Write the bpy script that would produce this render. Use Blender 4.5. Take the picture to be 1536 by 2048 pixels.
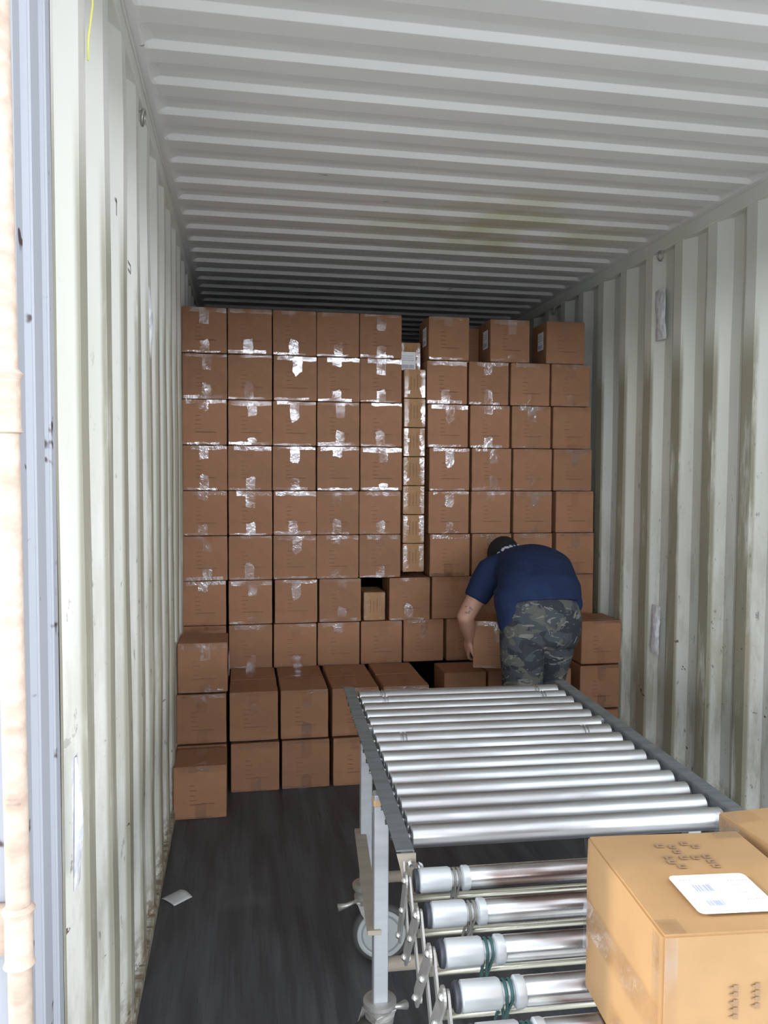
import bpy, bmesh, math, random
from mathutils import Vector, Matrix, Euler, noise
R_ = random.Random(7)
SC = bpy.context.scene
COL = SC.collection
for o in list(bpy.data.objects): bpy.data.objects.remove(o)

# ------------------------------------------------------------------ camera
cam_d = bpy.data.cameras.new('camera'); cam = bpy.data.objects.new('camera', cam_d); COL.objects.link(cam)
cam_d.sensor_fit = 'VERTICAL'; cam_d.sensor_height = 36; cam_d.sensor_width = 27; cam_d.lens = 1590.3/2048*36
cam_d.clip_start = .02
rt, up, fw = Vector((.984373, -.176018, .005194)), Vector((.003603, .049621, .998762)), Vector((.176058, .983135, -.04948))
cam.matrix_world = Matrix(((rt.x, up.x, -fw.x, .2947), (rt.y, up.y, -fw.y, 0), (rt.z, up.z, -fw.z, 1.52), (0, 0, 0, 1)))
SC.camera = cam
SC.view_settings.view_transform = 'Standard'; SC.view_settings.look = 'None'
SC.view_settings.gamma = 1; SC.view_settings.use_curve_mapping = False
SC.view_settings.exposure = 0.06

# ------------------------------------------------------------------ daylight
SKY_STRENGTH = 5.8; REAR_LEVEL = .24; REAR_BAND = 1.7
wd = bpy.data.worlds.new('sky'); SC.world = wd; wd.use_nodes = True
nt = wd.node_tree; nt.nodes.clear(); N = nt.nodes.new; L = nt.links.new
out = N('ShaderNodeOutputWorld'); bg = N('ShaderNodeBackground'); tc = N('ShaderNodeTexCoord'); sx = N('ShaderNodeSeparateXYZ')
L(tc.outputs['Generated'], sx.inputs[0])
# bright open sky to both sides; behind the camera the sky itself is dimmed, with a bright strip added for tape glints
def wmap(src, lo, hi, a=0.0, b=1.0):
    m = N('ShaderNodeMapRange'); m.interpolation_type = 'SMOOTHSTEP'
    for i, v in enumerate((lo, hi, a, b)): m.inputs[i+1].default_value = v
    L(src, m.inputs[0]); return m.outputs[0]
def wmath(op, a, b):
    m = N('ShaderNodeMath'); m.operation = op
    for i, v in enumerate((a, b)):
        if isinstance(v, (int, float)): m.inputs[i].default_value = v
        else: L(v, m.inputs[i])
    return m.outputs[0]
elev = wmath('MULTIPLY', wmap(sx.outputs['Z'], .0, .10, .40, 1.0), wmap(sx.outputs['Z'], .25, .8, 1.0, .32))
behind = wmap(sx.outputs['Y'], -.75, -.25, 1.0, 0.0)
band = wmath('MULTIPLY', wmap(sx.outputs['Z'], .055, .085), wmap(sx.outputs['Z'], .17, .26, 1, 0))
rear = wmath('ADD', REAR_LEVEL, wmath('MULTIPLY', band, REAR_BAND))
side = wmath('MULTIPLY', elev, wmath('SUBTRACT', 1.0, behind))
tot = wmath('ADD', side, wmath('MULTIPLY', rear, behind))
bg.inputs[0].default_value = (.93, .975, 1.03, 1)
L(wmath('MULTIPLY', tot, SKY_STRENGTH), bg.inputs[1]); L(bg.outputs[0], out.inputs[0])
sun_d = bpy.data.lights.new('sun', 'SUN'); sun = bpy.data.objects.new('sun', sun_d); COL.objects.link(sun)
sun_d.energy = 2.5; sun_d.angle = math.radians(3); sun_d.color = (1, .88, .68)
sun.rotation_euler = Vector((1, -.12, -.40)).to_track_quat('-Z', 'Y').to_euler()

# ------------------------------------------------------------------ materials
def mat(name, color, rough=.6, metal=0.0, spec=.5):
    m = bpy.data.materials.new(name); m.use_nodes = True
    b = m.node_tree.nodes['Principled BSDF']
    b.inputs['Base Color'].default_value = (*color, 1); b.inputs['Roughness'].default_value = rough
    b.inputs['Metallic'].default_value = metal; b.inputs['Specular IOR Level'].default_value = spec
    return m
class G:
    """small node-graph helper"""
    def __init__(s, m): s.t = m.node_tree; s.b = s.t.nodes['Principled BSDF']; s.o = s.t.nodes['Material Output']
    def n(s, k, **kw):
        a = s.t.nodes.new(k)
        for q, v in kw.items(): setattr(a, q, v)
        return a
    def l(s, a, b): s.t.links.new(a, b)
    def coord(s, scale=(1, 1, 1), out='Object'):
        c = s.n('ShaderNodeTexCoord'); m = s.n('ShaderNodeMapping'); m.inputs['Scale'].default_value = scale
        s.l(c.outputs[out], m.inputs[0]); return m.outputs[0]
    def pos(s, scale=(1, 1, 1)):
        c = s.n('ShaderNodeNewGeometry'); m = s.n('ShaderNodeMapping'); m.inputs['Scale'].default_value = scale
        s.l(c.outputs['Position'], m.inputs[0]); return m.outputs[0]
    def noise(s, vec, scale, detail=3, rough=.55, dist=0):
        a = s.n('ShaderNodeTexNoise'); a.inputs['Scale'].default_value = scale; a.inputs['Detail'].default_value = detail
        a.inputs['Roughness'].default_value = rough; a.inputs['Distortion'].default_value = dist
        s.l(vec, a.inputs['Vector']); return a.outputs['Fac']
    def ramp(s, fac, lo, hi, a=0.0, b=1.0, smooth=True):
        m = s.n('ShaderNodeMapRange'); m.interpolation_type = 'SMOOTHSTEP' if smooth else 'LINEAR'
        m.inputs[1].default_value = lo; m.inputs[2].default_value = hi; m.inputs[3].default_value = a; m.inputs[4].default_value = b
        s.l(fac, m.inputs[0]); return m.outputs[0]
    def math(s, op, a, b):
        m = s.n('ShaderNodeMath'); m.operation = op
        for i, v in enumerate((a, b)):
            if isinstance(v, (int, float)): m.inputs[i].default_value = v
            else: s.l(v, m.inputs[i])
        return m.outputs[0]
    def mix(s, fac, a, b):
        m = s.n('ShaderNodeMix'); m.data_type = 'RGBA'
        if isinstance(fac, (int, float)): m.inputs[0].default_value = fac
        else: s.l(fac, m.inputs[0])
        for i, v in ((6, a), (7, b)):
            if isinstance(v, tuple): m.inputs[i].default_value = (*v, 1)
            else: s.l(v, m.inputs[i])
        return m.outputs[2]
    def sep(s, vec):
        a = s.n('ShaderNodeSeparateXYZ'); s.l(vec, a.inputs[0]); return a.outputs
    def bump(s, h, strength=.3, dist=.01):
        b = s.n('ShaderNodeBump'); b.inputs['Strength'].default_value = strength; b.inputs['Distance'].default_value = dist
        s.l(h, b.inputs['Height']); return b.outputs[0]

def paint_mat(name, base, inner_x=None, side=1, dirt=1.0):
    m = mat(name, base, .45, 0, .4); g = G(m); p = g.pos()
    x, y, z = g.sep(p)[:3]
    big = g.noise(g.pos((1, 1, .35)), 2.2, 4)
    col = g.mix(g.ramp(big, .35, .7), base, tuple(c*k for c, k in zip(base, (.90, .91, .88))))
    if inner_x is not None:
        d = g.math('ABSOLUTE', g.math('SUBTRACT', x, inner_x), 0)
        inner = g.ramp(d, .004, .012, 1, 0)
        n1 = g.noise(g.pos((1, 3, .55)), 3.0, 5, .65)
        hz = g.ramp(z, 1.95, 2.25, 1, 0)
        f = g.math('MULTIPLY', g.math('MULTIPLY', inner, g.ramp(n1, .30, .48)), hz)
        col = g.mix(g.math('MULTIPLY', f, .85*dirt), col, (.26, .245, .16))
        # broader faint grime over all the sheet, low down
        n2 = g.noise(g.pos((1, 2, .4)), 5, 5, .7)
        col = g.mix(g.math('MULTIPLY', g.math('MULTIPLY', g.ramp(n2, .44, .62), g.ramp(z, .2, 2.1, 1, 0)), .55*dirt), col, (.36, .33, .24))
        # black scuffs
        n3 = g.noise(g.pos((1, 6, 2.0)), 5, 5, .72)
        col = g.mix(g.math('MULTIPLY', g.math('MULTIPLY', g.ramp(n3, .62, .70), g.ramp(z, 1.2, 2.1, 1, 0)), .7*dirt), col, (.07, .065, .06))
        # rust freckles near the floor
        n4 = g.noise(g.pos((1, 4, 5)), 4, 4, .65)
        col = g.mix(g.math('MULTIPLY', g.ramp(n4, .66, .70), g.ramp(z, .5, 1.3, 1, 0)), col, (.085, .04, .03))
        bot = g.noise(g.pos((1, 8, 8)), 3, 4, .7)
        col = g.mix(g.math('MULTIPLY', g.ramp(bot, .42, .6), g.ramp(z, .03, .20, 1, 0)), col, (.20, .15, .09))
        g.l(g.bump(g.noise(g.pos((1, 1, .7)), 9, 4), .25, .01), g.b.inputs['Normal'])
    g.l(col, g.b.inputs['Base Color'])
    return m

M_WALLR = paint_mat('container_paint_right', (.76, .77, .72), 2.35)
M_WALLL = paint_mat('container_paint_left', (.76, .755, .715), 0.0, dirt=.85)  # real grime, strengthened to stand in for dimmer light low on the wall
def ceil_mat():
    m = mat('container_paint_roof', (.62, .63, .61), .4); g = G(m)
    n = g.noise(g.pos((.6, 1, 1)), 1.6, 3); x, y, z = g.sep(g.pos())[:3]
    col = g.mix(g.ramp(n, .35, .7), (.87, .87, .865), (.81, .815, .81))
    # yellow staining in one patch
    v = g.n('ShaderNodeVectorMath', operation='DISTANCE'); g.l(g.pos((.8, 1, 1)), v.inputs[0]); v.inputs[1].default_value = (1.25, 3.75, 2.7)
    st = g.math('MULTIPLY', g.ramp(v.outputs['Value'], .15, .75, 1, 0), g.ramp(g.noise(g.pos(), 3, 4), .35, .6))
    col = g.mix(g.math('MULTIPLY', st, .75), col, (.60, .60, .38))
    sp = g.noise(g.pos((1, 2, 1)), 7, 3, .6)
    col = g.mix(g.math('MULTIPLY', g.ramp(sp, .72, .75), .7), col, (.2, .18, .16))
    g.l(col, g.b.inputs['Base Color']); return m
M_CEIL = ceil_mat()
M_POST = paint_mat('container_paint_post', (.50, .55, .62))
def post_mat():
    m = mat('corner_post_paint', (.52, .56, .62), .5); g = G(m); z = g.sep(g.pos())[2]
    n = g.noise(g.pos((1, 1, 1)), 13, 3, .6)
    f = g.ramp(n, .645, .69)
    col = g.mix(f, (.38, .40, .45), (.07, .04, .04))
    g.l(col, g.b.inputs['Base Color']); return m
M_POST = post_mat()
M_MARK = mat('grey_mark', (.30, .28, .26), .7)
def floor_mat():
    m = mat('container_plywood', (.06, .06, .065), .55); g = G(m)
    a = g.noise(g.pos((6, .6, 1)), 3, 5, .65); b = g.noise(g.pos((1.2, .8, 1)), 2.5, 4); c = g.noise(g.pos((40, 1.2, 1)), 3, 3)
    col = g.mix(g.ramp(a, .3, .75), (.046, .049, .057), (.108, .112, .122))
    col = g.mix(g.math('MULTIPLY', g.ramp(c, .5, .7), .4), col, (.03, .028, .03))
    col = g.mix(g.math('MULTIPLY', g.ramp(b, .56, .72), .35), col, (.17, .17, .165))
    g.l(col, g.b.inputs['Base Color']); g.l(g.ramp(a, .2, .8, .45, .8), g.b.inputs['Roughness'])
    g.l(g.bump(c, .15, .004), g.b.inputs['Normal']); return m
M_FLOOR = floor_mat()
def card_mat(name, c):
    m = mat(name, c, .62, 0, .25); g = G(m)
    oi = g.n('ShaderNodeObjectInfo')
    n = g.noise(g.coord((1, 1, 1)), 9, 4, .6); f = g.noise(g.coord((1, 1, 60)), 4, 2)
    col = g.mix(g.ramp(n, .3, .75), c, tuple(k*.87 for k in c))
    hv = g.n('ShaderNodeHueSaturation'); g.l(col, hv.inputs['Color'])
    g.l(g.ramp(oi.outputs['Random'], 0, 1, .92, 1.08, False), hv.inputs['Value'])
    g.l(hv.outputs[0], g.b.inputs['Base Color'])
    g.l(g.bump(f, .08, .002), g.b.inputs['Normal']); return m
M_CARD = card_mat('brown_cardboard', (.335, .170, .094))
M_CARD_Y = card_mat('tan_cardboard', (.38, .215, .105))
M_CARD_N = card_mat('brown_cardboard_lit', (.40, .245, .118))  # same cardboard as the stack, lightened to stand in for doorway light
def tape_mat(name='clear_tape', lo=.25, top=.27):
    m = mat(name, (.9, .9, .9)); g = G(m); g.t.nodes.remove(g.b)
    tr = g.n('ShaderNodeBsdfTransparent'); gl = g.n('ShaderNodeBsdfGlossy'); gl.inputs['Roughness'].default_value = .13
    gl.inputs['Color'].default_value = (.9, .93, 1, 1)
    tr.inputs['Color'].default_value = (.96, .94, .92, 1)
    oi = g.n('ShaderNodeObjectInfo'); ad = g.n('ShaderNodeVectorMath', operation='ADD')
    cc = g.coord((1, 1, 1)); g.l(cc, ad.inputs[0])
    sc = g.n('ShaderNodeVectorMath', operation='SCALE'); g.l(oi.outputs['Location'], sc.inputs[0]); sc.inputs['Scale'].default_value = 3.7
    g.l(sc.outputs[0], ad.inputs[1])
    n = g.noise(ad.outputs[0], 38, 3, .6, 1.2)
    n2 = g.noise(ad.outputs[0], 9, 2, .5)
    nb = g.bump(g.math('ADD', n, g.math('MULTIPLY', n2, 2.0)), .30, .006); g.l(nb, gl.inputs['Normal'])
    mx = g.n('ShaderNodeMixShader'); g.l(g.math('MULTIPLY', g.ramp(n2, .38, .60, .03, top), g.ramp(oi.outputs['Random'], 0, .9, lo, 1.0)), mx.inputs[0])
    g.l(tr.outputs[0], mx.inputs[1]); g.l(gl.outputs[0], mx.inputs[2]); g.l(mx.outputs[0], g.o.inputs[0]); return m
M_TAPE = tape_mat(); M_TAPE_N = tape_mat('clear_tape_wide', 1.0, .20)
M_INK = mat('faded_print', (.235, .112, .07), .8)
M_INK_N = mat('carton_print', (.27, .17, .095), .8)
M_PAPER = mat('white_label_paper', (.86, .87, .89), .6)
M_BAR = mat('barcode_print', (.34, .37, .50), .7)
def galv(name, base, streak, dark, rough=.3, rust=0.0, metal=1.0):
    m = mat(name, base, rough, metal); g = G(m)
    oi = g.n('ShaderNodeObjectInfo')
    ad = g.n('ShaderNodeVectorMath', operation='ADD'); sc = g.n('ShaderNodeVectorMath', operation='SCALE')
    g.l(oi.outputs['Location'], sc.inputs[0]); sc.inputs['Scale'].default_value = 5.3
    g.l(g.coord((2, 14, 14)), ad.inputs[0]); g.l(sc.outputs[0], ad.inputs[1])
    n = g.noise(ad.outputs[0], 2.2, 4, .65)
    col = g.mix(g.ramp(n, .35, .7), base, streak)
    col = g.mix(g.ramp(n, .68, .8), col, dark)
    if rust:
        n3 = g.noise(ad.outputs[0], 1.1, 3, .6)
        col = g.mix(g.math('MULTIPLY', g.ramp(n3, .40, .58), rust), col, (.20, .125, .10))
    g.l(col, g.b.inputs['Base Color']); g.l(g.ramp(n, .3, .8, rough, rough+.2), g.b.inputs['Roughness']); return m
M_ROLL = galv('galvanised_roller', (.80, .83, .86), (.70, .73, .76), (.42, .42, .43), .30, rust=.28)
M_ROLL_W = galv('worn_roller', (.66, .66, .68), (.5, .47, .47), (.3, .24, .22), .22, rust=.85)
g = G(M_ROLL_W); src = g.b.inputs['Base Color'].links[0].from_socket; cc = g.coord()
xx_ = g.sep(cc)[0]; nz = g.noise(g.coord((1, 30, 30)), 1.5, 3)
zone = g.ramp(g.math('ADD', xx_, g.math('MULTIPLY', nz, .08)), .165, .215, 1, 0)
g.l(g.mix(zone, src, (.80, .82, .84)), g.b.inputs['Base Color'])
M_SLEEVE = mat('roller_sleeve', (.66, .70, .74), .35, .3)
M_RAIL = galv('grey_painted_rail', (.20, .22, .235), (.15, .165, .175), (.28, .29, .29), .5, metal=.25)
M_LEG = galv('leg_steel', (.50, .52, .55), (.44, .46, .49), (.36, .35, .34), .45, metal=.6)
M_LINK = galv('scissor_link_steel', (.56, .55, .53), (.48, .47, .45), (.34, .32, .29), .35, metal=.75)
M_BRACE = galv('dusty_brace', (.40, .35, .28), (.34, .30, .25), (.25, .22, .18), .65, metal=.2)
M_CHROME = mat('chrome', (.8, .8, .8), .15, 1)
M_ROD = galv('chrome_rod', (.66, .65, .56), (.52, .50, .42), (.35, .33, .27), .25)
M_RUBBER = mat('grey_rubber', (.055, .055, .052), .7)
M_WHEEL = mat('wheel_hub_plastic', (.20, .22, .25), .5)
M_WHEELR = mat('wheel_ring', (.36, .38, .38), .5)
M_BLACK = mat('black_plastic', (.04, .045, .06), .5)
M_BELT_G = mat('green_drive_belt', (.03, .10, .10), .5)
M_BELT_Y = mat('grey_drive_belt', (.22, .21, .19), .5)
M_FOAM = mat('yellow_tape', (.62, .42, .24), .7)

# ------------------------------------------------------------------ mesh helpers
def link(name, me, parent=None, m=None):
    o = bpy.data.objects.new(name, me); COL.objects.link(o)
    if parent: o.parent = parent
    if m and me is not None and not me.materials: me.materials.append(m)
    return o
def mk(name, bm, m, parent=None, smooth=False):
    me = bpy.data.meshes.new(name); bm.normal_update(); bm.to_mesh(me); bm.free()
    if smooth:
        for p in me.polygons: p.use_smooth = True
    return link(name, me, parent, m)
def autosmooth(o, ang=35):
    me = o.data
    for p in me.polygons: p.use_smooth = True
    b = bmesh.new(); b.from_mesh(me)
    for e_ in b.edges:
        if len(e_.link_faces) == 2 and e_.calc_face_angle(0) > math.radians(ang): e_.smooth = False
    b.to_mesh(me); b.free(); return o
def thing(name, label, cat, loc=(0, 0, 0), rz=0, group=None):
    o = bpy.data.objects.new(name, None); COL.objects.link(o); o.location = loc; o.rotation_euler = (0, 0, rz)
    o.empty_display_size = .05; o['label'] = label; o['category'] = cat
    if group: o['group'] = group
    return o
def struct(o): o['kind'] = 'structure'; return o
def tag(o, label, cat, group=None):
    o['label'] = label; o['category'] = cat
    if group: o['group'] = group
    return o
def box(bm, c, s, bev=0, rot=None):
    r = bmesh.ops.create_cube(bm, size=1); vs = r['verts']
    M_ = Matrix.Translation(c) @ (rot.to_4x4() if rot else Matrix.Identity(4)) @ Matrix.Diagonal((*s, 1))
    bmesh.ops.transform(bm, matrix=M_, verts=vs)
    if bev:
        es = list({e_ for v in vs for e_ in v.link_edges})
        bmesh.ops.bevel(bm, geom=es, offset=bev, segments=2, affect='EDGES', profile=.5)
def cyl(bm, a, b, r, r2=None, seg=24, cap=True):
    a, b = Vector(a), Vector(b); d = b-a; r2 = r if r2 is None else r2
    q = d.to_track_quat('Z', 'Y').to_matrix().to_4x4()
    bmesh.ops.create_cone(bm, cap_ends=cap, segments=seg, radius1=r, radius2=r2, depth=d.length, matrix=Matrix.Translation((a+b)/2) @ q)
def lathe(bm, prof, a, d, seg=28):
    """prof = [(t, r)] along the axis from a in unit direction d"""
    a, d = Vector(a), Vector(d).normalized(); s = d.orthogonal().normalized(); t_ = d.cross(s)
    rings = []
    for t, r in prof:
        rings.append([bm.verts.new(a+d*t+(s*math.cos(2*math.pi*k/seg)+t_*math.sin(2*math.pi*k/seg))*r) for k in range(seg)])
    for p, q in zip(rings[:-1], rings[1:]):
        for k in range(seg): bm.faces.new((p[k], p[(k+1) % seg], q[(k+1) % seg], q[k]))
    bm.faces.new(rings[0][::-1]); bm.faces.new(rings[-1])
def tube(bm, pts, r, seg=8, closed=False):
    pts = [Vector(p) for p in pts]; n = len(pts); rings = []
    up_ = None
    for i, p in enumerate(pts):
        d = (pts[(i+1) % n]-pts[i-1]) if closed else (pts[min(i+1, n-1)]-pts[max(i-1, 0)])
        d.normalize()
        if up_ is None: up_ = d.orthogonal().normalized()
        up_ = (up_-d*up_.dot(d)).normalized(); s = d.cross(up_)
        rr = r[i] if isinstance(r, (list, tuple)) else r
        rings.append([bm.verts.new(p+(up_*math.cos(2*math.pi*k/seg)+s*math.sin(2*math.pi*k/seg))*rr) for k in range(seg)])
    pr_ = list(zip(rings[:-1], rings[1:]))+([(rings[-1], rings[0])] if closed else [])
    for p, q in pr_:
        for k in range(seg): bm.faces.new((p[k], p[(k+1) % seg], q[(k+1) % seg], q[k]))
    if not closed: bm.faces.new(rings[0][::-1]); bm.faces.new(rings[-1])
def extrude_profile(bm, pts, z0, z1):
    lo = [bm.verts.new((x, y, z0)) for x, y in pts]; hi = [bm.verts.new((x, y, z1)) for x, y in pts]
    n = len(pts)
    for i in range(n): bm.faces.new((lo[i], lo[(i+1) % n], hi[(i+1) % n], hi[i]))
    bm.faces.new(lo[::-1]); bm.faces.new(hi)

# ------------------------------------------------------------------ the shipping container
W, H, Y0, Y1 = 2.35, 2.69, 1.15, 12.1
bm = bmesh.new(); box(bm, (W/2, (Y0+Y1)/2, -.03), (W+.2, Y1-Y0, .06)); struct(mk('floor', bm, M_FLOOR))
def wall_profile(phase, ya, yb):
    """(offset outwards, y) pairs; slopes facing the doors have their inner edge at phase + k*.278"""
    k = math.floor((ya-phase)/.278)-1; out_ = []
    while phase+k*.278 < yb+.3:
        y = phase+k*.278
        out_ += [(.036, y-.139), (.036, y-.069), (0, y), (0, y+.069)]
        k += 1
    out_ = [p for p in out_ if ya < p[1] < yb]
    return [(0, ya)]+out_+[(0, yb)]
def corr_wall(name, x0, sgn, phase, ya, yb, m):
    bm = bmesh.new(); pr_ = wall_profile(phase, ya, yb); t = .004
    zs = [0.0, .4, .8, 1.2, 1.6, 2.0, 2.4, 2.625]
    def grid(off):
        g_ = []
        for o_, y in pr_:
            row = []
            for z in zs:
                dent = 0
                if 0 < z < 2.6 and y < 5: dent = .008*noise.noise(Vector((y*2.1, z*1.7, x0*3)))
                row.append(bm.verts.new((x0+sgn*(o_+off+max(dent, -.003)), y, z)))
            g_.append(row)
        return g_
    a = grid(0); b = grid(t)
    for G_, fl in ((a, 0), (b, 1)):
        for i in range(len(pr_)-1):
            for j in range(len(zs)-1):
                f = [G_[i][j], G_[i+1][j], G_[i+1][j+1], G_[i][j+1]]
                bm.faces.new(f if fl else f[::-1])
    bmesh.ops.bevel(bm, geom=[e_ for e_ in bm.edges if abs(e_.verts[0].co.y-e_.verts[1].co.y) < 1e-5 and len(e_.link_faces) == 2 and e_.calc_face_angle(0) > .2], offset=.007, segments=2, affect='EDGES')
    bmesh.ops.recalc_face_normals(bm, faces=bm.faces)
    return struct(mk(name, bm, m))
corr_wall('wall_right', W, 1, 3.785, 1.25, Y1, M_WALLR)
corr_wall('wall_left', 0.0, -1, 1.59, 1.36, Y1, M_WALLL)
bm = bmesh.new(); box(bm, (W/2, Y1+.03, H/2), (W+.2, .06, H+.1)); struct(mk('wall_back', bm, M_CEIL))
# roof: transverse corrugations that run out before the side rails
bm = bmesh.new(); ysr = []; P = .2065; y = 1.29-P
prof = []
while y < Y1+.1:
    prof += [(y, .017), (y+.020, 0), (y+.10, .003), (y+.16, .013)]
    y += P
prof = [p for p in prof if Y0 < p[0] < Y1]; prof = [(Y0, .024)]+prof+[(Y1, .024)]
xsr = [-.06, .030, .038, .048, .06, W/2, W-.06, W-.048, W-.038, W-.03, W+.06]; am = [0, 0, .4, .8, 1, 1, 1, .8, .4, 0, 0]
gr = [[bm.verts.new((x, y_, H+dz*a-.002*(1-a))) for x, a in zip(xsr, am)] for y_, dz in prof]
for i in range(len(gr)-1):
    for j in range(len(xsr)-1): bm.faces.new((gr[i][j], gr[i+1][j], gr[i+1][j+1], gr[i][j+1]))
for f in bm.faces: f.smooth = False
r = mk('ceiling', bm, M_CEIL); struct(r)
so = r.modifiers.new('thick', 'SOLIDIFY'); so.thickness = -.004; so.offset = 1
bv = r.modifiers.new('bev', 'BEVEL'); bv.width = .006; bv.segments = 2; bv.limit_method = 'ANGLE'; bv.angle_limit = .15
# top and bottom side rails, door header, corner posts
for i, (x, s) in enumerate(((0, -1), (W, 1))):
    bm = bmesh.new(); box(bm, (x+s*.03+(-s*.004), (Y0+Y1)/2, 2.6575), (.06, Y1-Y0, .067), .006)
    if s < 0: tube(bm, [(x+.006, Y0, 2.680), (x+.006, Y1, 2.680)], .005)
    struct(mk('trim_%d' % (i+1), bm, M_WALLR if s > 0 else M_WALLL))
    bm = bmesh.new(); box(bm, (x+s*.02, (Y0+Y1)/2+.1, .02), (.05, Y1-Y0-.3, .04), .004)
    struct(mk('baseboard_left' if s < 0 else 'baseboard_right', bm, M_WALLL if s < 0 else M_WALLR))
bm = bmesh.new(); box(bm, (W/2, 1.18, 2.65), (W+.2, .12, .13), .01); struct(mk('trim_3', bm, M_POST))
def post(name, x, s):
    bm = bmesh.new()
    pts = [(0, 1.36), (0, 1.325), (.012, 1.318), (.012, 1.295), (0, 1.288), (0, 1.232), (.014, 1.222), (.014, 1.205), (.004, 1.197), (.004, 1.158), (.02, 1.14), (.10, 1.14), (.10, 1.36)]
    P2 = [(x+s*px, py) for px, py in pts]
    extrude_profile(bm, P2, -.02, 2.72); bmesh.ops.recalc_face_normals(bm, faces=bm.faces)
    bmesh.ops.bevel(bm, geom=[e_ for e_ in bm.edges if abs(e_.verts[0].co.z-e_.verts[1].co.z) > 1], offset=.0035, segments=2, affect='EDGES')
    struct(mk(name, bm, M_POST))
post('trim_4', 0, -1); post('trim_5', W, 1)
# two small painted strokes on the left wall
wl = bpy.data.objects['wall_left']
for (yy, zz, q) in ((2.03, 2.155, 0), (2.245, 2.065, 1)):
    bm = bmesh.new()
    if q: box(bm, (.0006, yy, zz+.010), (.001, .05, .006)); box(bm, (.0006, yy, zz-.010), (.001, .05, .006)); box(bm, (.0006, yy+.024, zz), (.001, .008, .020))
    else: box(bm, (.0006, yy, zz), (.001, .010, .04)); box(bm, (.0006, yy-.008, zz+.012), (.001, .03, .007))
    mk('painted_mark', bm, M_MARK, wl)
# paving outside, level with the container floor
M_PAVE = mat('concrete_paving', (.33, .32, .30), .85); g = G(M_PAVE)
g.l(g.mix(g.noise(g.pos(), 3, 5), (.52, .53, .53), (.43, .44, .44)), g.b.inputs['Base Color'])
bm = bmesh.new(); box(bm, (0, -5.4, -.08), (30, 13, .1)); struct(mk('ground', bm, M_PAVE))
# the open door folded back outside, seen at its hinge edge
M_HINGE = galv('sunlit_hinge_paint', (.60, .50, .42), (.46, .34, .27), (.22, .15, .13), .5, metal=0)
bm = bmesh.new(); box(bm, (-.155, 1.72, 1.30), (.05, 1.16, 2.5), .006); dr = struct(mk('door_1', bm, M_HINGE))
bm = bmesh.new(); cyl(bm, (.0020, 1.112, .02), (-.0125, 1.112, 2.6), .0155, seg=20); mk('hinge_rod', bm, M_HINGE, dr, True)
for z in (.895, 1.61, 2.3):
    bm = bmesh.new(); x = .0020-.0145*z/2.6
    lathe(bm, [(-.042, .016), (-.040, .0205), (-.034, .0180), (.028, .0180), (.036, .0215), (.042, .016)], (x, 1.112, z), (0, 0, 1)) 
    box(bm, (x-.055, 1.13, z), (.10, .02, .07), .008); box(bm, (x-.11, 1.15, z), (.02, .06, .07), .004)
    mk('hinge_knuckle', bm, M_HINGE, dr)

# ------------------------------------------------------------------ cartons
CS = .236
def carton_mesh(seed, w, d, h):
    r = random.Random(seed); bm = bmesh.new(); n = 4
    bmesh.ops.create_cube(bm, size=1)
    bmesh.ops.subdivide_edges(bm, edges=bm.edges[:], cuts=3, use_grid_fill=True)
    for v in bm.verts:
        x, y, z = v.co
        bl = (1-4*x*x), (1-4*y*y), (1-4*z*z)
        off = Vector((r.uniform(-1, 1), r.uniform(-1, 1), r.uniform(-1, 1)))*.0006
        bulge = .0022*r.uniform(.3, 1)
        co = Vector((x*w, y*d, z*h+h/2))
        if abs(abs(y)-.5) < 1e-4: co.y += math.copysign(bulge*bl[0]*bl[2], y)
        if abs(abs(x)-.5) < 1e-4: co.x += math.copysign(.4*bulge*bl[1]*bl[2], x)
        v.co = co+off
    bmesh.ops.bevel(bm, geom=[e_ for e_ in bm.edges if len(e_.link_faces) == 2 and e_.calc_face_angle(0) > 1.0], offset=.0028, segments=2, affect='EDGES')
    me = bpy.data.meshes.new('carton_body'); bm.to_mesh(me); bm.free(); return me
def ragged_quad(bm, pts, y):
    f = bm.faces.new([bm.verts.new((x, y, z)) for x, z in pts])
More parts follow.
